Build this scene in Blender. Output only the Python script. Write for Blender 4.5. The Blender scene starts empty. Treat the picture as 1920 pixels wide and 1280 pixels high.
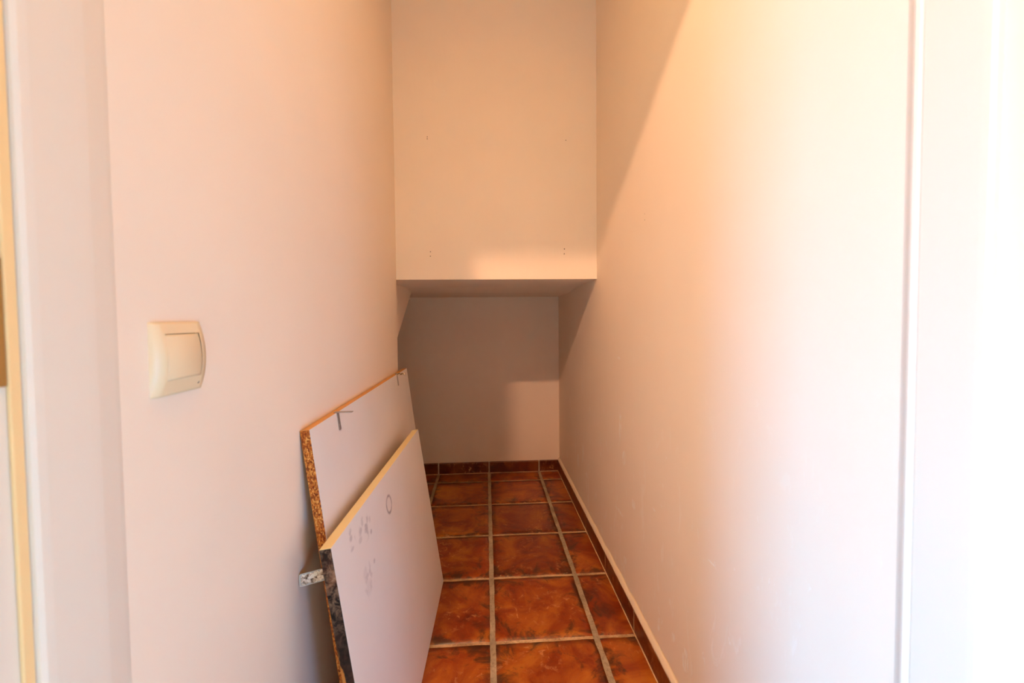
import bpy, bmesh, math, random
from mathutils import Vector, Matrix, noise
random.seed(7)
S = bpy.context.scene
COL = S.collection

# ---------------------------------------------------------------- camera
EYE = Vector((0.0, 0.0, 1.02))
YAW, PITCH, ROLL = 0.0615, 0.0344, 0.0095
R0 = Vector((math.cos(YAW), -math.sin(YAW), 0))
F0 = Vector((math.sin(YAW), math.cos(YAW), 0))
FW = F0 * math.cos(PITCH) - Vector((0, 0, 1)) * math.sin(PITCH)
UP = F0 * math.sin(PITCH) + Vector((0, 0, 1)) * math.cos(PITCH)
RT = R0 * math.cos(ROLL) - UP * math.sin(ROLL)
UQ = R0 * math.sin(ROLL) + UP * math.cos(ROLL)
cd = bpy.data.cameras.new('camera')
cam = bpy.data.objects.new('camera', cd)
COL.objects.link(cam)
m = Matrix.Identity(4)
for i, v in enumerate((RT, UQ, -FW)):
    for j in range(3):
        m[j][i] = v[j]
m.translation = EYE
cam.matrix_world = m
cd.sensor_width = 36.0
cd.lens = 36.0 * 793.9 / 1920
cd.shift_y = -17.43 / 1920
cd.clip_start = 0.02
cd.dof.use_dof = True
cd.dof.focus_distance = 1.5
cd.dof.aperture_fstop = 4.5
S.camera = cam

# ---------------------------------------------------------------- world, lights, exposure
w = bpy.data.worlds.new('world')
S.world = w
w.use_nodes = True
w.node_tree.nodes['Background'].inputs[0].default_value = (0.75, 0.85, 1.0, 1)
w.node_tree.nodes['Background'].inputs[1].default_value = 0.03
S.view_settings.view_transform = 'Standard'
S.view_settings.look = 'None'
S.view_settings.exposure = 0.04
S.view_settings.gamma = 1.0
S.view_settings.use_curve_mapping = False
S.cycles.max_bounces = 9
S.cycles.diffuse_bounces = 7
S.cycles.sample_clamp_indirect = 0
S.cycles.use_denoising = True


def area(name, loc, aim, sx, sy, power, color, shape='RECTANGLE', spread=180):
    ld = bpy.data.lights.new(name, 'AREA')
    ld.shape = shape
    ld.size, ld.size_y = sx, sy
    ld.energy = power
    ld.color = color
    ld.spread = math.radians(spread)
    o = bpy.data.objects.new(name, ld)
    COL.objects.link(o)
    o.location = loc
    d = Vector(aim) - Vector(loc)
    o.rotation_euler = d.to_track_quat('-Z', 'Y').to_euler()
    return o


# daylight through the tall glazed door on the hall's left side
WIN = area('hall_window_light', (-1.75, -0.52, 0.50), (0.48, 0.40, 0.40), 0.45, 0.9, 60, (0.62, 0.78, 1.0), 'RECTANGLE', 80)
# cool fill panel added low on the hall's right, no window there
RIGHT_FILL = area('hall_right_fill', (1.52, -1.05, 0.50), (-0.37, 0.5, 0.5), 0.7, 0.8, 10, (0.6, 0.78, 1.0), 'RECTANGLE', 100)
# warm ceiling lamp of the hall, just outside the doorway
LAMP = area('hall_ceiling_lamp', (-0.54, -0.48, 2.57), (0.1, 1.4, 1.0), 0.05, 0.05, 7, (1.0, 0.66, 0.36), 'DISK')
# warm fill panel added behind the camera to lift the whole room
BACK_FILL = area('hall_back_fill', (0.1, -2.3, 1.55), (0, 0, 1.3), 1.8, 1.3, 26, (1.0, 0.52, 0.24))
# cool fill added as sunlight, bounced in off the pale hall floor
sd = bpy.data.lights.new('hall_fill_sun', 'SUN')
SUN = bpy.data.objects.new('hall_fill_sun', sd)
COL.objects.link(SUN)
sd.energy = 60
sd.angle = 0.01
sd.color = (1, 1, 1)
SUN.rotation_euler = Vector((1, 0.10, -0.60)).to_track_quat('-Z', 'Y').to_euler()
# the storeroom's own round ceiling lamp, above the door and out of the picture
CLO = area('storeroom_ceiling_lamp', (0.05, 0.60, 2.66), (0.05, 0.9, 0), 0.24, 0.24, 10, (1.0, 0.5, 0.2), 'DISK', 130)
#SET
for o_, e_, c_ in ((WIN, 14.400, (0.083, 0.483, 1.000)), (LAMP, 39.000, (1.000, 0.558, 0.335)), (BACK_FILL, 6.000, (1.000, 0.200, 0.050)), (SUN, 49.500, (0.218, 0.642, 1.000)), (CLO, 4.200, (1.000, 0.560, 0.119)), (RIGHT_FILL, 10.800, (0.083, 0.411, 1.000))):
    o_.data.energy = e_
    o_.data.color = c_
#LIGHTEND

# ---------------------------------------------------------------- helpers
XL, XR, D1, D2 = -0.3721, 0.4795, 1.8053, 2.7708
Y0 = 0.445           # the closet side of the doorway wall
HC = 2.74            # ceiling height
T = 0.33
GX, GY = 0.0109, 2.6186


def obj(name, bm, mat, parent=None, smooth=False, kind=None):
    bmesh.ops.recalc_face_normals(bm, faces=bm.faces)
    me = bpy.data.meshes.new(name)
    bm.to_mesh(me)
    bm.free()
    o = bpy.data.objects.new(name, me)
    COL.objects.link(o)
    if mat:
        for mm in (mat if isinstance(mat, (list, tuple)) else [mat]):
            me.materials.append(mm)
    if smooth:
        me.shade_smooth()
    if parent:
        o.parent = parent
    if kind:
        o['kind'] = kind
    return o


def box(bm, x0, x1, y0, y1, z0, z1, mi=0):
    vs = [bm.verts.new((x, y, z)) for x in (x0, x1) for y in (y0, y1) for z in (z0, z1)]
    fs = []
    for q in ((0, 1, 3, 2), (4, 6, 7, 5), (0, 4, 5, 1), (2, 3, 7, 6), (0, 2, 6, 4), (1, 5, 7, 3)):
        f = bm.faces.new([vs[i] for i in q])
        f.material_index = mi
        fs.append(f)
    return vs, fs


def bevel(bm, w_, seg=2, edges=None):
    bmesh.ops.bevel(bm, geom=edges or bm.edges[:], offset=w_, segments=seg, profile=0.5, affect='EDGES')


def prism(bm, pts, axis, a, b):
    """extrude a polygon of (u, v) pairs along an axis from a to b"""
    def P(u, v, t):
        return {'x': (t, u, v), 'y': (u, t, v), 'z': (u, v, t)}[axis]
    v0 = [bm.verts.new(P(u, v, a)) for u, v in pts]
    v1 = [bm.verts.new(P(u, v, b)) for u, v in pts]
    bm.faces.new(v0)
    bm.faces.new(v1[::-1])
    n = len(pts)
    for i in range(n):
        bm.faces.new([v0[i], v0[(i + 1) % n], v1[(i + 1) % n], v1[i]])


# ---------------------------------------------------------------- materials
def mat(name, rgb, rough=0.6, spec=0.5, metal=0.0):
    mt = bpy.data.materials.new(name)
    mt.use_nodes = True
    b = mt.node_tree.nodes['Principled BSDF']
    b.inputs['Base Color'].default_value = (*rgb, 1)
    b.inputs['Roughness'].default_value = rough
    b.inputs['Specular IOR Level'].default_value = spec
    b.inputs['Metallic'].default_value = metal
    return mt


class NT:
    def __init__(s, mt):
        s.t = mt.node_tree
        s.b = s.t.nodes['Principled BSDF']

    def n(s, typ, **kw):
        nd = s.t.nodes.new(typ)
        for k, v in kw.items():
            if k.startswith('i_'):
                nd.inputs[k[2:].replace('_', ' ')].default_value = v
            else:
                setattr(nd, k, v)
        return nd

    def l(s, a, b):
        s.t.links.new(a, b)

    def coord(s, scale=(1, 1, 1), loc=(0, 0, 0)):
        tc = s.n('ShaderNodeTexCoord')
        mp = s.n('ShaderNodeMapping')
        mp.inputs['Scale'].default_value = scale
        mp.inputs['Location'].default_value = loc
        s.l(tc.outputs['Object'], mp.inputs['Vector'])
        return mp.outputs[0]

    def noise(s, vec, scale, detail=4, rough=0.55, dist=0):
        nd = s.n('ShaderNodeTexNoise')
        nd.inputs['Scale'].default_value = scale
        nd.inputs['Detail'].default_value = detail
        nd.inputs['Roughness'].default_value = rough
        nd.inputs['Distortion'].default_value = dist
        s.l(vec, nd.inputs['Vector'])
        return nd.outputs['Fac']

    def ramp(s, fac, stops):
        r = s.n('ShaderNodeValToRGB')
        e = r.color_ramp.elements
        while len(e) < len(stops):
            e.new(0.5)
        for i, (p, c) in enumerate(stops):
            e[i].position = p
            e[i].color = (*c, 1) if len(c) == 3 else c
        s.l(fac, r.inputs[0])
        return r.outputs[0]

    def mix(s, fac, a, b, mode='MIX'):
        x = s.n('ShaderNodeMix', data_type='RGBA', blend_type=mode)
        for sock, v in ((x.inputs[0], fac), (x.inputs[6], a), (x.inputs[7], b)):
            if isinstance(v, (int, float)):
                sock.default_value = v
            elif isinstance(v, tuple):
                sock.default_value = (*v, 1)
            else:
                s.l(v, sock)
        return x.outputs[2]

    def math(s, op, a, b=0.0, clamp=False):
        x = s.n('ShaderNodeMath', operation=op, use_clamp=clamp)
        for i, v in enumerate((a, b)):
            if isinstance(v, (int, float)):
                x.inputs[i].default_value = v
            else:
                s.l(v, x.inputs[i])
        return x.outputs[0]

    def bump(s, h, strength, dist=0.01):
        b = s.n('ShaderNodeBump')
        b.inputs['Strength'].default_value = strength
        b.inputs['Distance'].default_value = dist
        s.l(h, b.inputs['Height'])
        s.l(b.outputs[0], s.b.inputs['Normal'])


def wall_mat(name, rgb, flakes=False):
    mt = mat(name, rgb, 0.85, 0.25)
    n = NT(mt)
    v = n.coord()
    big = n.noise(v, 2.2, 3)
    dark = tuple(c * 0.965 for c in rgb)
    col = n.mix(n.ramp(big, [(0.35, (0, 0, 0)), (0.65, (1, 1, 1))]), rgb, dark)
    fine = n.noise(v, 55, 6, 0.6)
    trowel = n.noise(n.coord((6, 1.5, 1.2)), 3.0, 4, 0.5, 0.6)
    h = n.math('ADD', n.math('MULTIPLY', fine, 0.25), n.math('MULTIPLY', trowel, 1.0))
    if flakes:
        # bare and peeled paint spots low on the wall
        sx = n.n('ShaderNodeSeparateXYZ')
        tc = n.n('ShaderNodeTexCoord')
        n.l(tc.outputs['Object'], sx.inputs[0])
        low = n.ramp(n.math('DIVIDE', sx.outputs[2], 1.2), [(0.05, (1, 1, 1)), (0.85, (0, 0, 0))])
        pn = n.noise(n.coord((1, 5.0, 1.6), (0, 3.1, 1.7)), 4.2, 6, 0.66, 1.0)
        pm = n.ramp(pn, [(0.585, (0, 0, 0)), (0.64, (1, 1, 1))])
        sp = n.noise(n.coord((1, 1.6, 1.0), (0, 1.0, 4.0)), 24, 3, 0.6, 0.4)
        sm = n.ramp(sp, [(0.70, (0, 0, 0)), (0.73, (1, 1, 1))])
        msk = n.math('MULTIPLY', n.math('MAXIMUM', n.math('MULTIPLY', pm, 0.55), sm), low)
        # single scratches, peeled streaks and blisters: centre y, z, half sizes, lean
        brk = n.ramp(n.noise(n.coord((1, 3, 1)), 40, 3, 0.6), [(0.40, (0, 0, 0)), (0.55, (1, 1, 1))])
        for (y, z, ry, rz, k) in STREAKS:
            dy = n.math('ADD', n.math('SUBTRACT', sx.outputs[1], y), n.math('MULTIPLY', n.math('SUBTRACT', sx.outputs[2], z), k))
            a_ = n.math('DIVIDE', dy, ry)
            b_ = n.math('DIVIDE', n.math('SUBTRACT', sx.outputs[2], z), rz)
            d_ = n.math('ADD', n.math('MULTIPLY', a_, a_), n.math('MULTIPLY', b_, b_))
            msk = n.math('MAXIMUM', msk, n.math('MULTIPLY', n.ramp(d_, [(0.5, (1, 1, 1)), (1.1, (0, 0, 0))]), brk))
        col = n.mix(n.math('MULTIPLY', msk, 0.65), col, (0.92, 0.88, 0.82))
        h = n.math('SUBTRACT', h, n.math('MULTIPLY', msk, 0.9))
    n.l(col, n.b.inputs['Base Color'])
    n.bump(h, 0.22, 0.006)
    return mt


def onwall(px, py, ax=0, val=0.4795):
    d = FW * 793.9 + RT * (px - 960) + UQ * (640 - py - 17.43)
    return EYE + d * ((val - EYE[ax]) / d[ax])


STREAKS = []
for px, py, hw, hh, k in ((1163, 800, 3, 28, .1), (1170, 858, 4, 16, .2), (1188, 945, 4, 11, 0), (1100, 890, 2, 6, 0), (1161, 958, 9, 4, .6), (1335, 1056, 9, 2.5, 1.5), (1342, 1062, 2, 8, -.6),
                          (1376, 1066, 3, 3, 0), (1285, 1238, 7, 26, .15), (1262, 1195, 4, 12, .3), (1084, 862, 2, 14, .1), (1093, 850, 1.5, 20, .1), (1226, 955, 3, 3, 0), (1240, 948, 2, 3, 0),
                          (1160, 671, 4, 3, 0), (1235, 1170, 3, 16, .2), (1172, 1050, 3, 8, .2)):
    p_ = onwall(px, py)
    q_ = onwall(px + hw, py)
    r_ = onwall(px, py + hh)
    STREAKS.append((p_.y, p_.z, abs(q_.y - p_.y), abs(r_.z - p_.z), k))
PAINT = (0.87, 0.73, 0.59)
M_wall = wall_mat('cream_wall_paint', PAINT)
M_wallr = wall_mat('cream_wall_paint_flaking', PAINT, True)
M_frame = mat('painted_wood', (0.78, 0.69, 0.58), 0.45)
M_pine = mat('bare_golden_wood', (0.86, 0.60, 0.29), 0.5)
M_brass = mat('aged_brass', (0.45, 0.25, 0.07), 0.45, 0.5, 0.6)
M_hole = mat('hole_dark', (0.06, 0.04, 0.03), 0.9)
M_steel = mat('dull_steel', (0.40, 0.35, 0.31), 0.42, 0.5, 0.6)
M_ivory = mat('ivory_plastic', (0.80, 0.63, 0.40), 0.34, 0.5)
M_ivory2 = mat('ivory_plastic_inner', (0.36, 0.22, 0.10), 0.6)
M_tick = mat('dark_grey_print', (0.10, 0.09, 0.09), 0.5)


def tile_mat(name, dim=(1.0, 1.0, 1.0)):
    mt = mat(name, (0.35, 0.1, 0.02), 0.34, 0.5)
    n = NT(mt)
    at = n.n('ShaderNodeAttribute', attribute_name='tile')     # r: hue pick, g: offset, b: edge distance
    sp = n.n('ShaderNodeSeparateColor')
    n.l(at.outputs['Color'], sp.inputs[0])
    tc = n.n('ShaderNodeTexCoord')
    off = n.n('ShaderNodeVectorMath', operation='SCALE')
    n.l(at.outputs['Color'], off.inputs[0])
    off.inputs['Scale'].default_value = 37.0
    ad = n.n('ShaderNodeVectorMath', operation='ADD')
    cb = n.n('ShaderNodeCombineXYZ')
    n.l(n.math('MULTIPLY', sp.outputs[0], 37.0), cb.inputs[0])
    n.l(n.math('MULTIPLY', sp.outputs[1], 53.0), cb.inputs[1])
    n.l(tc.outputs['Object'], ad.inputs[0])
    n.l(cb.outputs[0], ad.inputs[1])
    v = ad.outputs[0]
    cloud = n.noise(v, 7.0, 6, 0.62, 0.8)
    base = n.ramp(cloud, [(0.30, (0.130, 0.018, 0.004)), (0.44, (0.270, 0.046, 0.006)),
                          (0.56, (0.400, 0.108, 0.012)), (0.72, (0.520, 0.195, 0.022))])
    tint = n.ramp(sp.outputs[0], [(0.0, (0.66, 0.55, 0.50)), (0.5, (0.95, 0.85, 0.8)), (1.0, (1.12, 1.15, 1.0))])
    base = n.mix(1.0, base, tint, 'MULTIPLY')
    if dim[0] < 1:
        base = n.mix(1.0, base, dim, 'MULTIPLY')
    # dark scorched smears
    sm = n.noise(v, 10.0, 7, 0.72, 1.6)
    edge = n.math('MULTIPLY', sp.outputs[2], 0.16)
    smm = n.ramp(n.math('ADD', sm, edge), [(0.585, (0, 0, 0)), (0.72, (1, 1, 1))])
    base = n.mix(n.math('MULTIPLY', smm, 0.85), base, (0.055, 0.020, 0.008))
    # pale scuffed grout haze and speckles
    wn = n.noise(v, 38.0, 5, 0.7, 0.8)
    wl = n.noise(v, 4.5, 2, 0.5)
    wm = n.math('MULTIPLY', n.ramp(wn, [(0.56, (0, 0, 0)), (0.66, (1, 1, 1))]),
                n.ramp(wl, [(0.46, (0, 0, 0)), (0.62, (1, 1, 1))]))
    base = n.mix(n.math('MULTIPLY', wm, 0.60), base, (0.72, 0.36, 0.15))
    n.l(base, n.b.inputs['Base Color'])
    ro = n.ramp(n.math('ADD', n.math('MULTIPLY', wm, 0.6), n.math('MULTIPLY', cloud, 0.5)), [(0.2, (0.30, 0.30, 0.30)), (0.8, (0.6, 0.6, 0.6))])
    n.l(ro, n.b.inputs['Roughness'])
    n.bump(n.math('ADD', n.noise(v, 22, 4, 0.6), n.math('MULTIPLY', wm, 0.2)), 0.35, 0.006)
    return mt


def grout_mat():
    mt = mat('grout', (0.32, 0.20, 0.12), 0.95, 0.2)
    n = NT(mt)
    v = n.coord()
    a = n.noise(v, 9, 5, 0.65)
    b = n.noise(v, 120, 3, 0.7)
    tc = n.n('ShaderNodeTexCoord')
    sx = n.n('ShaderNodeSeparateXYZ')
    n.l(tc.outputs['Object'], sx.inputs[0])
    fr = n.math('FRACT', n.math('ADD', n.math('DIVIDE', n.math('SUBTRACT', sx.outputs[0], GX), T), 20.5))
    lon = n.math('LESS_THAN', n.math('ABSOLUTE', n.math('SUBTRACT', fr, 0.5)), 0.034)
    c1 = n.ramp(a, [(0.35, (0.30, 0.235, 0.165)), (0.55, (0.42, 0.33, 0.23)), (0.72, (0.58, 0.45, 0.31))])
    c2 = n.ramp(a, [(0.32, (0.34, 0.20, 0.11)), (0.52, (0.60, 0.40, 0.23)), (0.72, (0.78, 0.56, 0.35))])
    col = n.mix(lon, c2, c1)
    col = n.mix(n.math('MULTIPLY', n.ramp(b, [(0.5, (0, 0, 0)), (0.7, (1, 1, 1))]), 0.5), col, (0.14, 0.10, 0.07))
    n.l(col, n.b.inputs['Base Color'])
    n.bump(b, 0.6, 0.003)
    return mt


M_hallfloor = mat('pale_bounce_floor', (0.66, 0.52, 0.38), 0.7)  # unseen hall floor, made pale so it bounces more neutral light
M_tile = tile_mat('terracotta_glazed_tile')
M_skirt = tile_mat('dark_glazed_skirting_tile', (0.50, 0.42, 0.42))
M_grout = grout_mat()


def chip_mat():
    mt = mat('raw_particleboard', (0.5, 0.25, 0.07), 0.8, 0.3)
    n = NT(mt)
    vo = n.n('ShaderNodeTexVoronoi')
    vo.inputs['Scale'].default_value = 1.0
    vo.inputs['Randomness'].default_value = 1.0
    n.l(n.coord((420, 420, 260)), vo.inputs['Vector'])
    sc = n.n('ShaderNodeSeparateColor')
    n.l(vo.outputs['Color'], sc.inputs[0])
    col = n.ramp(sc.outputs[0], [(0.0, (0.16, 0.030, 0.005)), (0.35, (0.38, 0.095, 0.012)), (0.7, (0.60, 0.20, 0.028)), (1.0, (0.78, 0.38, 0.09))])
    n.l(col, n.b.inputs['Base Color'])
    n.bump(vo.outputs['Distance'], 0.5, 0.002)
    return mt


def band_mat(name, a, b):
    mt = mat(name, a, 0.5)
    n = NT(mt)
    g = n.noise(n.coord((60, 3, 60)), 1.5, 4)
    n.l(n.ramp(g, [(0.35, a), (0.7, b)]), n.b.inputs['Base Color'])
    return mt


def dirty_edge_mat():
    mt = mat('mouldy_stained_edge', (0.1, 0.05, 0.03), 0.85, 0.3)
    n = NT(mt)
    v = n.coord()
    a = n.noise(v, 16, 6, 0.65, 0.4)
    col = n.ramp(a, [(0.44, (0.010, 0.004, 0.002)), (0.56, (0.034, 0.012, 0.005)), (0.64, (0.15, 0.06, 0.026)), (0.76, (0.50, 0.34, 0.22))])
    b = n.noise(v, 60, 5, 0.7, 0.5)
    # the upper end is greyer and scuffed
    tc = n.n('ShaderNodeTexCoord')
    sx = n.n('ShaderNodeSeparateXYZ')
    n.l(tc.outputs['Object'], sx.inputs[0])
    top = n.ramp(sx.outputs[2], [(0.40, (0.10, 0.10, 0.10)), (0.50, (1, 1, 1))])
    wm = n.math('MULTIPLY', n.ramp(b, [(0.44, (0, 0, 0)), (0.62, (1, 1, 1))]), top)
    col = n.mix(n.math('MULTIPLY', wm, 0.45), col, (0.42, 0.25, 0.15))
    # worn down to the raw board along the wall-side corner, lower half
    oc = n.math('ADD', sx.outputs[0], n.math('MULTIPLY', n.math('SUBTRACT', n.noise(v, 22, 3), 0.5), 0.02))
    raw = n.ramp(n.math('MULTIPLY', n.math('ADD', oc, 0.003), 60.0), [(0.35, (1, 1, 1)), (0.45, (0, 0, 0))])
    lowm = n.ramp(sx.outputs[2], [(0.36, (1, 1, 1)), (0.41, (0, 0, 0))])
    col = n.mix(n.math('MULTIPLY', raw, lowm), col, (0.50, 0.19, 0.035))
    n.l(col, n.b.inputs['Base Color'])
    n.bump(b, 0.5, 0.002)
    return mt


def laminate_mat(name, marks=False):
    mt = mat(name, (0.80, 0.74, 0.70), 0.42, 0.4)
    n = NT(mt)
    v = n.coord()
    col = n.mix(n.ramp(n.noise(v, 4, 4), [(0.4, (0, 0, 0)), (0.7, (1, 1, 1))]), (0.82, 0.755, 0.71), (0.79, 0.72, 0.675))
    if marks:
        tc = n.n('ShaderNodeTexCoord')
        sx = n.n('ShaderNodeSeparateXYZ')
        n.l(tc.outputs['Object'], sx.inputs[0])
        Y, Z = sx.outputs[1], sx.outputs[2]

        def ell(y, z, ry, rz, tilt=0.0):
            dy = n.math('SUBTRACT', Y, y)
            dz = n.math('SUBTRACT', Z, z)
            if tilt:
                dy2 = n.math('ADD', dy, n.math('MULTIPLY', dz, tilt))
            else:
                dy2 = dy
            a = n.math('DIVIDE', dy2, ry)
            b = n.math('DIVIDE', dz, rz)
            return n.math('SQRT', n.math('ADD', n.math('MULTIPLY', a, a), n.math('MULTIPLY', b, b)))
        nz = n.noise(v, 60, 4, 0.7)
        blot = n.ramp(n.noise(v, 42, 3, 0.5), [(0.50, (0, 0, 0)), (0.62, (1, 1, 1))])
        total = None
        # the ring left by a cup
        for (y, z, ry, rz) in RINGS:
            d = ell(y, z, ry, rz)
            r = n.ramp(n.math('ABSOLUTE', n.math('SUBTRACT', d, 1.0)), [(0.05, (1, 1, 1)), (0.26, (0, 0, 0))])
            r = n.math('MULTIPLY', r, n.ramp(nz, [(0.3, (0.45, 0.45, 0.45)), (0.6, (1, 1, 1))]))
            total = r if total is None else n.math('MAXIMUM', total, r)
        for (y, z, ry, rz, amt) in SMUDGES:
            d = ell(y, z, ry, rz)
            r = n.ramp(d, [(0.55, (1, 1, 1)), (1.1, (0, 0, 0))])
            r = n.math('MULTIPLY', n.math('MULTIPLY', r, blot), amt)
            total = n.math('MAXIMUM', total, r)
        for (y, z, ry, rz, amt) in DOTS:
            d = ell(y, z, ry, rz)
            r = n.math('MULTIPLY', n.ramp(d, [(0.5, (1, 1, 1)), (1.1, (0, 0, 0))]), amt)
            total = n.math('MAXIMUM', total, r)
        col = n.mix(n.math('MULTIPLY', total, 0.95), col, (0.30, 0.24, 0.25))
    n.l(col, n.b.inputs['Base Color'])
    return mt


def plaster_mat():
    mt = mat('plaster_crust', (0.75, 0.66, 0.55), 0.9, 0.2)
    n = NT(mt)
    v = n.coord()
    a = n.noise(v, 120, 4, 0.6, 0.8)
    n.l(n.ramp(a, [(0.40, (0.10, 0.06, 0.035)), (0.47, (0.55, 0.42, 0.30)), (0.60, (0.92, 0.84, 0.70))]), n.b.inputs['Base Color'])
    n.bump(a, 0.8, 0.002)
    return mt


M_chip = chip_mat()
M_topA = band_mat('orange_stained_edge', (0.62, 0.27, 0.05), (0.74, 0.36, 0.08))
M_topB = band_mat('yellow_edge_band', (0.92, 0.72, 0.36), (0.95, 0.78, 0.43))
M_dirty = dirty_edge_mat()
M_lam = laminate_mat('white_laminate')
M_plaster = plaster_mat()
M_cap = mat('plaster_fillet', (0.80, 0.66, 0.50), 0.85)

# ---------------------------------------------------------------- walls and ceiling
bm = bmesh.new()
SZ = 1.02 + 0.163     # soffit height over the low niche
# the left wall with the slanted cut of the stair string at its far end
prism(bm, [(Y0, 0), (D1, 0), (D1, HC), (Y0, HC)], 'x', XL - 0.11, XL)
wl = obj('wall_left', bm, M_wall, kind='structure')
bm = bmesh.new()
prism(bm, [(D1 + 0.001, 0.84), (1.987, 1.02 - 0.0807), (2.305, 1.02 + 0.110), (2.345, 1.02 + 0.130), (2.40, SZ), (2.40, 1.35), (D1 + 0.001, 1.35)], 'x', XL - 0.11, XL - 0.035)
obj('wall_left_string', bm, M_wall, kind='structure')

bm = bmesh.new()
box(bm, XR, XR + 0.12, 0.25, D2 + 0.1, -0.02, HC)
wr = obj('wall_right', bm, M_wallr, kind='structure')

bm = bmesh.new()
# mass over the niche: upright face, level soffit, then the soffit dips to the back wall
prism(bm, [(D1, SZ), (2.22, SZ - 0.004), (2.40, SZ - 0.022), (D2, SZ - 0.028), (D2, HC), (D1, HC)], 'x', XL, XR)
wb = obj('wall_back', bm, M_wall, kind='structure')
bm = bmesh.new()
prism(bm, [(D1 - 0.5, SZ), (2.22, SZ - 0.004), (2.40, SZ - 0.022), (D2, SZ - 0.045), (D2, 1.4), (D1 - 0.5, 1.4)], 'x', -1.15, XL - 0.11)
prism(bm, [(D1 + 0.001, SZ - 0.0005), (2.22, SZ - 0.004), (2.40, SZ - 0.022), (D2, SZ - 0.028), (D2, 1.4), (D1 + 0.001, 1.4)], 'x', XL - 0.11, XL)
obj('ceiling_niche', bm, M_wall, kind='structure')

bm = bmesh.new()
box(bm, -1.25, XR, D2, D2 + 0.1, -0.02, 1.4)
obj('wall_niche_back', bm, M_wall, kind='structure')
bm = bmesh.new()
box(bm, -1.25, -1.15, D1 - 0.5, D2, -0.02, 1.4)
box(bm, -1.15, XL - 0.11, D1 - 0.6, D1 - 0.5, -0.02, 1.4)
obj('wall_niche_left', bm, M_wall, kind='structure')

bm = bmesh.new()
box(bm, -2.3, 2.0, -2.6, D2 + 0.1, HC, HC + 0.1)
obj('ceiling', bm, M_wall, kind='structure')

# wall with the doorway, seen only as the bright edges of the picture
YH = 0.27
HZ = 2.145
bm = bmesh.new()
box(bm, -2.3, XL - 0.012, YH, Y0, 0, HC)
box(bm, XL - 0.012, XR + 0.012, YH, Y0, HZ + 0.02, HC)
box(bm, XR + 0.12, 2.0, YH, Y0, 0, HC)
obj('wall_front', bm, M_wall, kind='structure')

# hall round the camera
bm = bmesh.new()
box(bm, -2.3, -2.2, -2.6, -1.95, 0, HC)
box(bm, -2.3, -2.2, -0.35, YH, 0, HC)
box(bm, -2.3, -2.2, -1.95, -0.35, 1.85, HC)
obj('wall_hall_left', bm, M_wall, kind='structure')
bm = bmesh.new()
box(bm, 1.6, 1.7, -2.6, YH, 0, HC)
obj('wall_hall_right', bm, M_wall, kind='structure')
bm = bmesh.new()
box(bm, -2.3, -0.85, -2.6, -2.5, 0, HC)
box(bm, 1.05, 1.6, -2.6, -2.5, 0, HC)
box(bm, -0.85, 1.05, -2.6, -2.5, 2.25, HC)
box(bm, -0.85, 1.05, -2.6, -2.5, 0, 0.85)
obj('wall_hall_back', bm, M_wall, kind='structure')

# ---------------------------------------------------------------- door lining
def lining(name, side):
    """profile in (y, x) swept up the jamb: chamfered bead, flat face, rebate step"""
    wx = XL if side < 0 else XR
    s = -side          # towards the room
    if side < 0:
        prof = [(0.452, 0.0), (0.446, 0.0012), (0.436, 0.0026), (0.424, 0.0042), (0.414, 0.0046), (0.374, 0.0046), (0.367, 0.0040), (0.3635, 0.0022),
                (0.3625, -0.004), (0.27, -0.004), (0.27, -0.012), (0.452, -0.012)]
    else:
        prof = [(0.4605, 0.0), (0.457, 0.0012), (0.450, 0.0056), (0.4465, 0.0084), (0.443, 0.0096), (0.4395, 0.0088), (0.437, 0.0070), (0.4345, 0.0078), (0.380, 0.0078), (0.374, 0.0074), (0.3705, 0.0050),
                (0.369, -0.004), (0.27, -0.004), (0.27, -0.012), (0.4635, -0.012)]
    b = bmesh.new()
    prism(b, [(wx + s * d, y) for y, d in prof], 'z', 0, HZ)
    o = obj(name, b, M_frame, kind='structure')
    return o


# the walls give way to the lining
tl = lining('trim_left', -1)
tr = lining('trim_right', 1)
bm = bmesh.new()
box(bm, XL - 0.012, XR + 0.012, 0.27, 0.445, HZ, HZ + 0.02)
obj('trim_top', bm, M_frame, kind='structure')
bm = bmesh.new()
box(bm, XL - 0.0038, XL - 0.0004, 0.3535, 0.3622, 0.001, HZ - 0.002)
bevel(bm, 0.001)
obj('rebate_strip', bm, M_pine, tl)
bm = bmesh.new()
box(bm, XL - 0.0040, XL - 0.0016, 0.335, 0.3532, 0.97, 1.07)
bevel(bm, 0.0008)
obj('hinge_plate', bm, M_brass, tl)

# ---------------------------------------------------------------- tiled floor
bm = bmesh.new()
lay = bm.loops.layers.float_color.new('tile')


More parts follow.
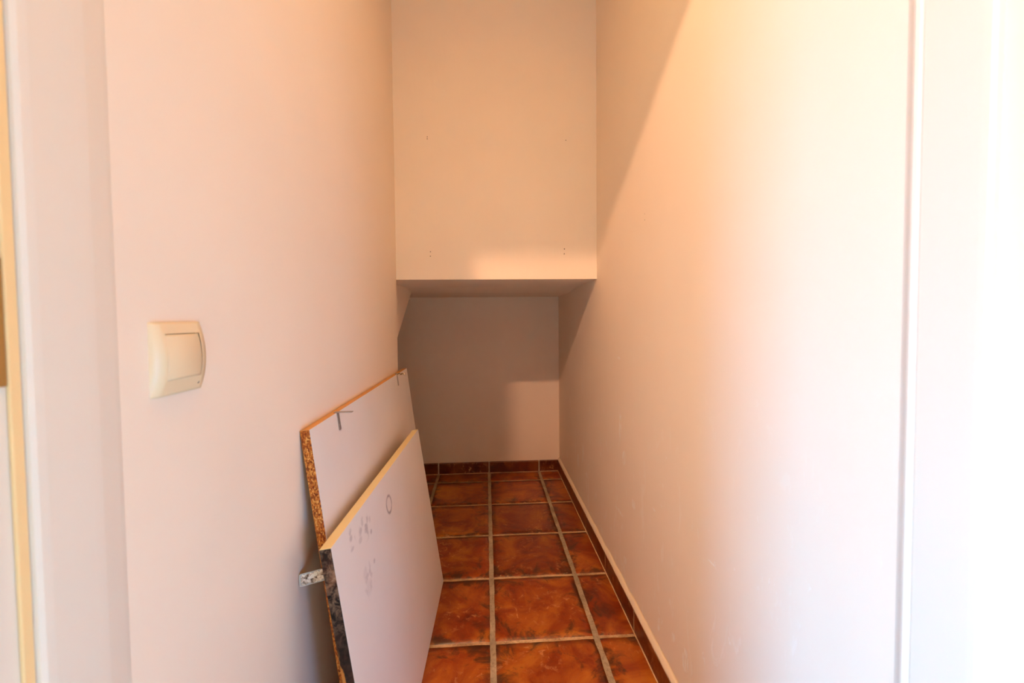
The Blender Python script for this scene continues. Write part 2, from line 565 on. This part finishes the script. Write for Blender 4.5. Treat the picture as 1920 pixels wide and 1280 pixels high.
def slab(bm, x0, x1, y0, y1, z, th, seed, flat='z', jit=0.0016, mi=0, dep=0.0035):
    """one slightly pillowed handmade tile: border jittered, rounded rim"""
    nx = max(2, int((x1 - x0) / 0.022))
    ny = max(2, int((y1 - y0) / 0.022))
    g = {}
    rnd = random.Random(seed)
    r1, r2 = rnd.random(), rnd.random()
    for i in range(-1, nx + 2):
        for j in range(-1, ny + 2):
            ci, cj = min(max(i, 0), nx), min(max(j, 0), ny)
            u, v = ci / nx, cj / ny
            x, y = x0 + (x1 - x0) * u, y0 + (y1 - y0) * v
            ed = min(u, 1 - u, 1.0) * (x1 - x0), min(v, 1 - v) * (y1 - y0)
            e = min(ed)
            nn = Vector((x * 23, y * 23, seed * 1.7))
            k = 1.0 if e < 1e-6 else 0.0
            if k:
                x += noise.noise(nn) * jit * 1.6
                y += noise.noise(nn + Vector((9, 4, 2))) * jit * 1.6
            zz = z + th - (dep * 0.30 if e < 1e-6 else 0.0) + noise.noise(Vector((x * 7, y * 7, seed))) * 0.0006
            if i != ci or j != cj:
                zz = z - 0.002
                x += (i - ci) * 0.0016
                y += (j - cj) * 0.0016
            g[i, j] = (bm.verts.new((x, y, zz)), e)
    for i in range(-1, nx + 1):
        for j in range(-1, ny + 1):
            q = [g[i, j], g[i + 1, j], g[i + 1, j + 1], g[i, j + 1]]
            f = bm.faces.new([a[0] for a in q])
            f.smooth = True
            f.material_index = mi
            for lp, a in zip(f.loops, q):
                lp[lay] = (r1, r2, max(0.0, 1 - a[1] / 0.07), 1)


# grout bed: one sheet that carries the joints
def sheet(x0, x1, y0, y1, n1, n2):
    g = [[bm.verts.new((x0 + (x1 - x0) * i / n1, y0 + (y1 - y0) * j / n2,
                        -0.0022 + noise.noise(Vector((i * 1.3, j * 1.3, 0))) * 0.0008)) for j in range(n2 + 1)] for i in range(n1 + 1)]
    for i in range(n1):
        for j in range(n2):
            f = bm.faces.new([g[i][j], g[i + 1][j], g[i + 1][j + 1], g[i][j + 1]])
            f.material_index = 1
            f.smooth = True


sheet(-1.2, XR + 0.05, 0.27, D2 + 0.05, 60, 100)
k = 0
for i in range(-7, 6):
    xa, xb = GX + i * T, GX + (i + 1) * T
    for j in range(-1, 16):
        ya, yb = GY - (j + 1) * T, GY - j * T
        if j == -1:
            yb = D2
        x0, x1, y0, y1 = xa + 0.0095, xb - 0.0095, ya + 0.0075, yb - 0.0075
        if x0 > XR or y1 < 0.35 or x1 < -1.15 or y0 < 0.27 or x1 < XL - 0.1 and y1 < 1.2:
            continue
        k += 1
        slab(bm, x0, x1, y0, y1, -0.004, 0.0045, k)
obj('floor', bm, [M_tile, M_grout], kind='structure')
bm = bmesh.new()
box(bm, -2.3, 1.7, -2.6, 0.27, -0.05, 0.0)
obj('floor_hall', bm, M_hallfloor, kind='structure')

# ---------------------------------------------------------------- skirting tiles
def skirting(name, plane, s, a0, a1, joints, axis, capped=True):
    """plane: wall coordinate, s: direction into the room"""
    global lay
    b = bmesh.new()
    lay = b.loops.layers.float_color.new('tile')
    cuts = [a0] + [j for j in joints if a0 + 0.02 < j < a1 - 0.02] + [a1]
    H, TH = 0.072, 0.013

    def V(d, a, z):
        return b.verts.new((plane + s * d, a, z) if axis == 'y' else (a, plane + s * d, z))
    for q in range(len(cuts) - 1):
        p0 = cuts[q] + (0.0045 if q else 0)
        p1 = cuts[q + 1] - (0.0045 if q < len(cuts) - 2 else 0)
        rnd = random.Random(q * 7 + len(name))
        r1, r2 = rnd.random() * 0.5, rnd.random()
        prof = [(0.0005, 0.002), (TH, 0.002), (TH, H - 0.004), (TH - 0.0012, H - 0.0012), (TH - 0.004, H), (0.0005, H)]
        A = [V(d, p0, z) for d, z in prof]
        B = [V(d, p1, z) for d, z in prof]
        fs = [b.faces.new(A), b.faces.new(B)]
        for t in range(len(prof)):
            u = (t + 1) % len(prof)
            fs.append(b.faces.new([A[t], A[u], B[u], B[t]]))
        for f in fs:
            for lp in f.loops:
                lp[lay] = (r1, r2, 0.35, 1)
    # joint grout
    prof = [(0.0005, 0.0), (TH - 0.0005, 0.0), (TH - 0.0005, H - 0.002), (0.0005, H - 0.002)]
    A = [V(d, a0, z) for d, z in prof]
    B = [V(d, a1, z) for d, z in prof]
    fs = [b.faces.new(A), b.faces.new(B)]
    for t in range(4):
        fs.append(b.faces.new([A[t], A[(t + 1) % 4], B[(t + 1) % 4], B[t]]))
    for f in fs:
        f.material_index = 1
    # thin line of grout along the floor
    prof = [(TH - 0.001, -0.001), (TH + 0.0028, -0.001), (TH + 0.0028, 0.0012), (TH - 0.001, 0.004)]
    A = [V(d, a0, z) for d, z in prof]
    B = [V(d, a1, z) for d, z in prof]
    for t in range(4):
        f = b.faces.new([A[t], A[(t + 1) % 4], B[(t + 1) % 4], B[t]])
        f.material_index = 1
    o = obj(name, b, [M_skirt, M_grout], kind='structure')
    if capped:
        # painted plaster fillet that runs uneven along the top of the tiles
        b = bmesh.new()
        n = int((a1 - a0) / 0.012)
        rows = []
        for i in range(n + 1):
            a = a0 + (a1 - a0) * i / n
            w1 = noise.noise(Vector((a * 30, 1, 2))) * 0.0012
            h1 = noise.noise(Vector((a * 14, 5, 2))) * 0.003
            pr = [(0.0003, H - 0.001), (TH - 0.0005 + w1, H - 0.0006), (TH - 0.001 + w1, H + 0.0022), (0.006, H + 0.0095 + h1), (0.0003, H + 0.017 + h1 * 1.5)]
            rows.append([(plane + s * d, a, z) if axis == 'y' else (a, plane + s * d, z) for d, z in pr])
        vs = [[b.verts.new(p) for p in r] for r in rows]
        for i in range(n):
            for t in range(5):
                f = b.faces.new([vs[i][t], vs[i + 1][t], vs[i + 1][(t + 1) % 5], vs[i][(t + 1) % 5]])
                f.smooth = True
        b.faces.new(vs[0])
        b.faces.new(vs[-1])
        obj('plaster_fillet', b, M_cap, o)
    return o


JY = sorted(GY - i * T + 0.012 for i in range(9))
JX = [GX + i * T for i in range(-4, 3)]
skirting('baseboard_right', XR, -1, 0.47, D2, JY, 'y')
skirting('baseboard_back', D2, -1, -1.15, XR - 0.013, JX, 'x', False)
skirting('baseboard_left', XL, 1, 0.47, D1, JY, 'y')

# ---------------------------------------------------------------- old screw holes in the plaster
def hole(parent, p, nrm, r):
    b = bmesh.new()
    nrm = Vector(nrm)
    t1 = Vector((0, 0, 1))
    t2 = nrm.cross(t1)
    n = 10
    rings = []
    rnd = random.Random(int(abs(p[0] * 9999) + p[2] * 999))
    for rr, d in ((r * 1.9, 0.0001), (r * 1.45, 0.0009), (r, 0.0006)):
        rings.append([b.verts.new(Vector(p) + nrm * d + (t1 * math.cos(a) + t2 * math.sin(a)) * rr * (1 + 0.2 * (rnd.random() - 0.5)))
                      for a in [2 * math.pi * q / n for q in range(n)]])
    for q in range(2):
        for i in range(n):
            f = b.faces.new([rings[q][i], rings[q][(i + 1) % n], rings[q + 1][(i + 1) % n], rings[q + 1][i]])
            f.smooth = True
    inner = [b.verts.new(Vector(p) + nrm * 0.0002 + (t1 * math.cos(a) + t2 * math.sin(a)) * r * 0.9) for a in [2 * math.pi * q / n for q in range(n)]]
    for i in range(n):
        b.faces.new([rings[2][i], rings[2][(i + 1) % n], inner[(i + 1) % n], inner[i]])
    f = b.faces.new(inner)
    f.material_index = 1
    return obj('screw_hole', b, [M_wall, M_hole], parent)


for (x, z, r) in ((-0.2342, 1.7740, .0021), (-0.2345, 1.7655, .0022), (-0.2285, 1.2995, .0022), (-0.2292, 1.2810, .0022),
                  (0.3480, 1.7700, .0020), (0.3390, 1.3110, .0024), (0.3384, 1.2905, .0024)):
    hole(wb, (x, D1, z), (0, -1, 0), r)
for (y, z, r) in ((1.2537, 1.3270, .0018), (1.2537, 1.3090, .0021)):
    hole(wr, (XR, y, z), (-1, 0, 0), r)


# ---------------------------------------------------------------- light switch
def thing(name, label, cat, loc=(0, 0, 0), group=None):
    o = bpy.data.objects.new(name, None)
    o.empty_display_size = 0.05
    COL.objects.link(o)
    o.location = loc
    o['label'] = label
    o['category'] = cat
    if group:
        o['group'] = group
    return o


sw = thing('light_switch', 'ivory plastic single-rocker light switch with a bowed square plate on the left wall', 'light switch',
           (XL, 0.5315, 0.976))
W2, H2 = 0.0415, 0.0425


def bow(z, half, base, rise):
    t = max(-1.0, min(1.0, z / half))
    return base + rise * (1 - t * t)


def plate_surface(z):
    return bow(z, H2, 0.0042, 0.0078)


# plate: bowed outwards in the middle of its height, side walls flare, window for the rocker
b = bmesh.new()
NZ = 28
RK_Y, RK_Z0, RK_Z1 = 0.0285, -0.0250, 0.0290
zs = sorted(set([-H2 + 2 * H2 * i / NZ for i in range(NZ + 1)] + [RK_Z0, RK_Z1]))
ysec = [-W2, -W2 + 0.0055, -RK_Y, RK_Y, W2 - 0.0055, W2]
rows = []
for z in zs:
    s_ = plate_surface(z)
    dd = [0.0, s_, s_ + 0.0002, s_ + 0.0002, s_, 0.0]
    inset = [0.0008, 0, 0, 0, 0, -0.0008]
    rows.append([b.verts.new((d if q not in (0, 5) else 0.0, y, z)) for q, (y, d) in enumerate(zip(ysec, dd))])
for i in range(len(zs) - 1):
    for q in range(5):
        if q == 2 and zs[i] >= RK_Z0 - 1e-6 and zs[i + 1] <= RK_Z1 + 1e-6:
            continue
        f = b.faces.new([rows[i][q], rows[i][q + 1], rows[i + 1][q + 1], rows[i + 1][q]])
        f.smooth = q in (1, 2, 3)
b.faces.new([rows[0][q] for q in range(6)])
b.faces.new([rows[-1][q] for q in range(6)][::-1])
be = [e for e in b.edges if len(e.link_faces) == 2 and e.calc_face_angle(0) > 0.6]
bmesh.ops.bevel(b, geom=be, offset=0.0034, segments=6, profile=0.5, affect='EDGES')
obj('switch_plate', b, M_ivory, sw, smooth=True)
# rocker
b = bmesh.new()
rows = []
g_ = 0.00025
n2 = 18
z0, z1 = RK_Z0 + g_, RK_Z1 - 0.0009
for i in range(n2 + 1):
    z = z0 + (z1 - z0) * i / n2
    t = (z - z0) / (z1 - z0)
    s_ = plate_surface(z) + 0.0002 - 0.0004 * t ** 2 + 0.0004 * (1 - t)
    rows.append([b.verts.new((d, y, z)) for d, y in ((0.002, -RK_Y + g_), (s_ - 0.0006, -RK_Y + g_), (s_, -RK_Y + 0.0013), (s_, RK_Y - 0.0013), (s_ - 0.0006, RK_Y - g_), (0.002, RK_Y - g_))])
for i in range(n2):
    for q in range(5):
        f = b.faces.new([rows[i][q], rows[i][q + 1], rows[i + 1][q + 1], rows[i + 1][q]])
        f.smooth = True
b.faces.new(rows[0])
b.faces.new(rows[-1][::-1])
rk = obj('rocker', b, M_ivory, sw)
b = bmesh.new()
box(b, 0.003, 0.0035, -RK_Y - 0.0005, RK_Y + 0.0005, RK_Z0 - 0.0005, RK_Z1 + 0.0005)
obj('inner_frame', b, M_ivory2, sw)
# small printed mark low on the plate
b = bmesh.new()
zc = -0.0345
for dy, w_, h_ in ((0.0262, 0.0030, 0.0011), (0.0272, 0.0022, 0.0007)):
    zq = zc + (0.0012 if w_ < 0.0025 else 0)
    sfc = plate_surface(zq)
    vv = [(sfc + 0.0003, dy - w_ / 2 + 0.0005, zq - h_ / 2), (sfc + 0.0003, dy + w_ / 2 - 0.0002, zq - h_ / 2),
          (sfc + 0.0001, dy + w_ / 2 + 0.0004, zq + h_ / 2), (sfc + 0.0001, dy - w_ / 2 + 0.0010, zq + h_ / 2)]
    f = b.faces.new([b.verts.new(v) for v in vv])
r = bmesh.ops.extrude_face_region(b, geom=b.faces[:])
bmesh.ops.translate(b, verts=[v for v in r['geom'] if isinstance(v, bmesh.types.BMVert)], vec=(0.0003, 0, 0))
obj('printed_mark', b, M_tick, sw)


# ---------------------------------------------------------------- leaning boards
RINGS = []
SMUDGES = []
DOTS = []


def board_matrix(x, y, yaw, lean):
    return Matrix.Translation((x, y, 0)) @ Matrix.Rotation(-yaw, 4, 'Z') @ Matrix.Rotation(-lean, 4, 'Y')


def slab_part(name, parent, x0, x1, y0, y1, z0, z1, mt, bw=0.0004):
    b_ = bmesh.new()
    box(b_, x0, x1, y0, y1, z0, z1)
    bevel(b_, bw, 2)
    return obj(name, b_, mt, parent)


# rear board, leaning on the wall
LA, HA, TA = 1.035, 0.805, 0.0195
leanA = math.atan(0.126)
A = thing('particleboard_panel', 'taller white-faced particleboard panel with raw chip edge, leaning against the left wall', 'board')
XA = XL + 0.0008 + HA * math.sin(leanA)
A.matrix_world = board_matrix(XA, 0.8576, 0.0, leanA)
slab_part('core', A, 0.0, TA - 0.0007, 0, LA, 0, HA - 0.0006, M_chip)
slab_part('front_laminate', A, TA - 0.0007, TA, 0, LA, 0, HA - 0.0002, M_lam, 0.0001)
slab_part('top_edge_band', A, 0.0, TA - 0.0004, 0, LA, HA - 0.0006, HA, M_topA, 0.0002)['label'] = 'orange stained top edge'


def plate_bm(b_, M, L, W, th, holes=True):
    """flat steel strap: L along +X, W along Y, one rounded end, two raised screw rims"""
    rc = W * 0.16
    pts = [(0, -W / 2)]
    for cy, a0 in ((-W / 2 + rc, -math.pi / 2), (W / 2 - rc, 0)):
        for q in range(5):
            a = a0 + math.pi / 2 * q / 4
            pts.append((L - rc + math.cos(a) * rc, cy + math.sin(a) * rc))
    pts += [(0, W / 2)]
    v0 = [b_.verts.new(M @ Vector((x, y, 0))) for x, y in pts]
    v1 = [b_.verts.new(M @ Vector((x, y, th))) for x, y in pts]
    b_.faces.new(v0[::-1])
    b_.faces.new(v1)
    for i in range(len(pts)):
        b_.faces.new([v0[i], v0[(i + 1) % len(pts)], v1[(i + 1) % len(pts)], v1[i]])


def disc_bm(b_, M, x, y, r, z0, z1):
    n = 12
    a_ = [2 * math.pi * q / n for q in range(n)]
    v0 = [b_.verts.new(M @ Vector((x + r * math.cos(t), y + r * math.sin(t), z0))) for t in a_]
    v1 = [b_.verts.new(M @ Vector((x + r * 0.8 * math.cos(t), y + r * 0.8 * math.sin(t), z1))) for t in a_]
    b_.faces.new(v0)
    b_.faces.new(v1)
    for i in range(n):
        b_.faces.new([v0[i], v0[(i + 1) % n], v1[(i + 1) % n], v1[i]])


def crust(parent, M, L, W, th, seed):
    """lumpy plaster stuck on the strap, both faces"""
    b_ = bmesh.new()
    nx, ny = 16, 8
    top, bot = [], []
    for i in range(nx + 1):
        rt, rb = [], []
        for j in range(ny + 1):
            u, v = i / nx, j / ny
            x, y = 0.003 + (L - 0.0035) * u, (v - 0.5) * W * 0.97
            e = min(u, 1 - u, v, 1 - v) * 6
            h = (0.5 + 0.9 * noise.noise(Vector((x * 260, y * 260, seed)))) * 0.0014 * min(1, e)
            rt.append(b_.verts.new(M @ Vector((x, y, th - 0.0002 + max(-0.0003, h)))))
            rb.append(b_.verts.new(M @ Vector((x, y, 0.0002 - max(-0.0003, h * 0.8)))))
        top.append(rt)
        bot.append(rb)
    for S_ in (top, bot):
        for i in range(nx):
            for j in range(ny):
                f = b_.faces.new([S_[i][j], S_[i + 1][j], S_[i + 1][j + 1], S_[i][j + 1]])
                f.smooth = True
    ring = [(i, 0) for i in range(nx)] + [(nx, j) for j in range(ny)] + [(i, ny) for i in range(nx, 0, -1)] + [(0, j) for j in range(ny, 0, -1)]
    for q in range(len(ring)):
        i, j = ring[q]
        k_, l_ = ring[(q + 1) % len(ring)]
        b_.faces.new([top[i][j], top[k_][l_], bot[k_][l_], bot[i][j]])
    return obj('plaster_crust', b_, M_plaster, parent)


def bracket(kind, y, tilt=0.0, roll=0.0, crusty=False, seed=1, legdown=0.043):
    b_ = bmesh.new()
    W = 0.0135
    if kind == 'top':
        # leg down the face
        Md = Matrix.Translation((TA + 0.0002, y, HA + 0.001)) @ Matrix.Rotation(math.pi / 2, 4, 'Y')
        plate_bm(b_, Md, legdown, W, 0.0016)
        disc_bm(b_, Md, legdown * 0.72, 0, 0.0032, 0.0016, 0.0026)
        # leg out over the top
        Mo = Matrix.Translation((TA - 0.006, y, HA + 0.0006)) @ Matrix.Rotation(leanA - tilt, 4, 'Y') @ Matrix.Rotation(roll, 4, 'X')
        plate_bm(b_, Mo, 0.042, W, 0.0015)
        L2 = 0.042
    else:
        # screwed on the near edge, strap pointing at the wall
        Mo = Matrix.Translation((0.010, -0.0012, 0.512)) @ Matrix.Rotation(leanA, 4, 'Y') @ Matrix.Rotation(math.radians(180), 4, 'Z') @ Matrix.Rotation(math.radians(-tilt), 4, 'Z') @ Matrix.Rotation(math.pi / 2, 4, 'X')
        L2, W = 0.0500, 0.0255
        plate_bm(b_, Mo, L2, W, 0.0016)
    br = obj('bracket', b_, M_steel, A)
    if crusty:
        crust(br, Mo, L2, W, 0.0016, seed)
        br['label'] = 'steel bracket caked with plaster'
    return br


bracket('top', 1.014 - 0.8576)
bracket('top', 1.682 - 0.8576, tilt=0.05, roll=0.50, crusty=True, seed=3, legdown=0.045)
bracket('edge', 0, tilt=-25, crusty=True, seed=5)

# front board, shorter, leaning on the first
LB, HB, TB = 0.835, 0.600, 0.0225
leanB = math.atan(0.088 / 0.594)
yawB = 0.033
B = thing('laminate_board', 'shorter white laminate board with yellow top and black-stained side edge, in front', 'board')
B.matrix_world = board_matrix(-0.2027 - TB, 0.787, yawB, leanB)
Bi = B.matrix_world.inverted()


def onB(px, py):
    """where the sight line of a mark meets the board's face, in the board's own coordinates"""
    X, Y = px - 960, 640 - py - 17.43
    d = FW * 793.9 + RT * X + UQ * Y
    o_ = Bi @ EYE
    dd = Bi.to_3x3() @ d
    t = (TB - o_.x) / dd.x
    p = o_ + dd * t
    return p.y, p.z


def mark(px, py, rx, ry):
    y, z = onB(px, py)
    ya, _ = onB(px - rx, py)
    _, za = onB(px, py - ry)
    yb, _ = onB(px + rx, py)
    return y, z, abs(yb - ya) / 2, abs(za - z)


RINGS.append(mark(729.5, 945, 5.2, 18.5))
for q in ((684, 990, 14, 34, .55), (660, 1008, 8, 28, .45), (692, 1085, 14, 48, .33), (653, 1112, 8, 18, .4)):
    SMUDGES.append(mark(*q[:4]) + (q[4],))
for q in ((676, 995, 4.5, 9, .42), (658, 1009, 4, 9, .45), (696, 996, 2.6, 7, .5), (679, 980, 3, 10, .3), (702, 1051, 2.6, 7, .42), (693, 973, 2.5, 9, .25),
          (676, 1012, 5, 9, .3), (661, 1029, 5, 6, .35), (685, 1075, 6, 16, .16), (693, 1100, 8, 22, .14), (649, 1195, 1.8, 8, .6), (647, 1201, 1.5, 4, .5)):
    DOTS.append(mark(*q[:4]) + (q[4],))
M_lamB = laminate_mat('white_laminate_marked', True)
slab_part('core', B, 0.0, TB - 0.0007, 0.0006, LB, 0, HB - 0.0007, M_chip)
slab_part('front_laminate', B, TB - 0.0007, TB, 0, LB, 0, HB - 0.0002, M_lamB, 0.0001)
slab_part('top_edge_band', B, 0.0, TB - 0.0004, 0.0, LB, HB - 0.0007, HB, M_topB, 0.0002)['label'] = 'yellow top edge band'
slab_part('side_edge', B, 0.0, TB - 0.0004, 0.0, 0.0006, 0, HB - 0.0008, M_dirty, 0.0001)['label'] = 'black-stained scuffed side edge'
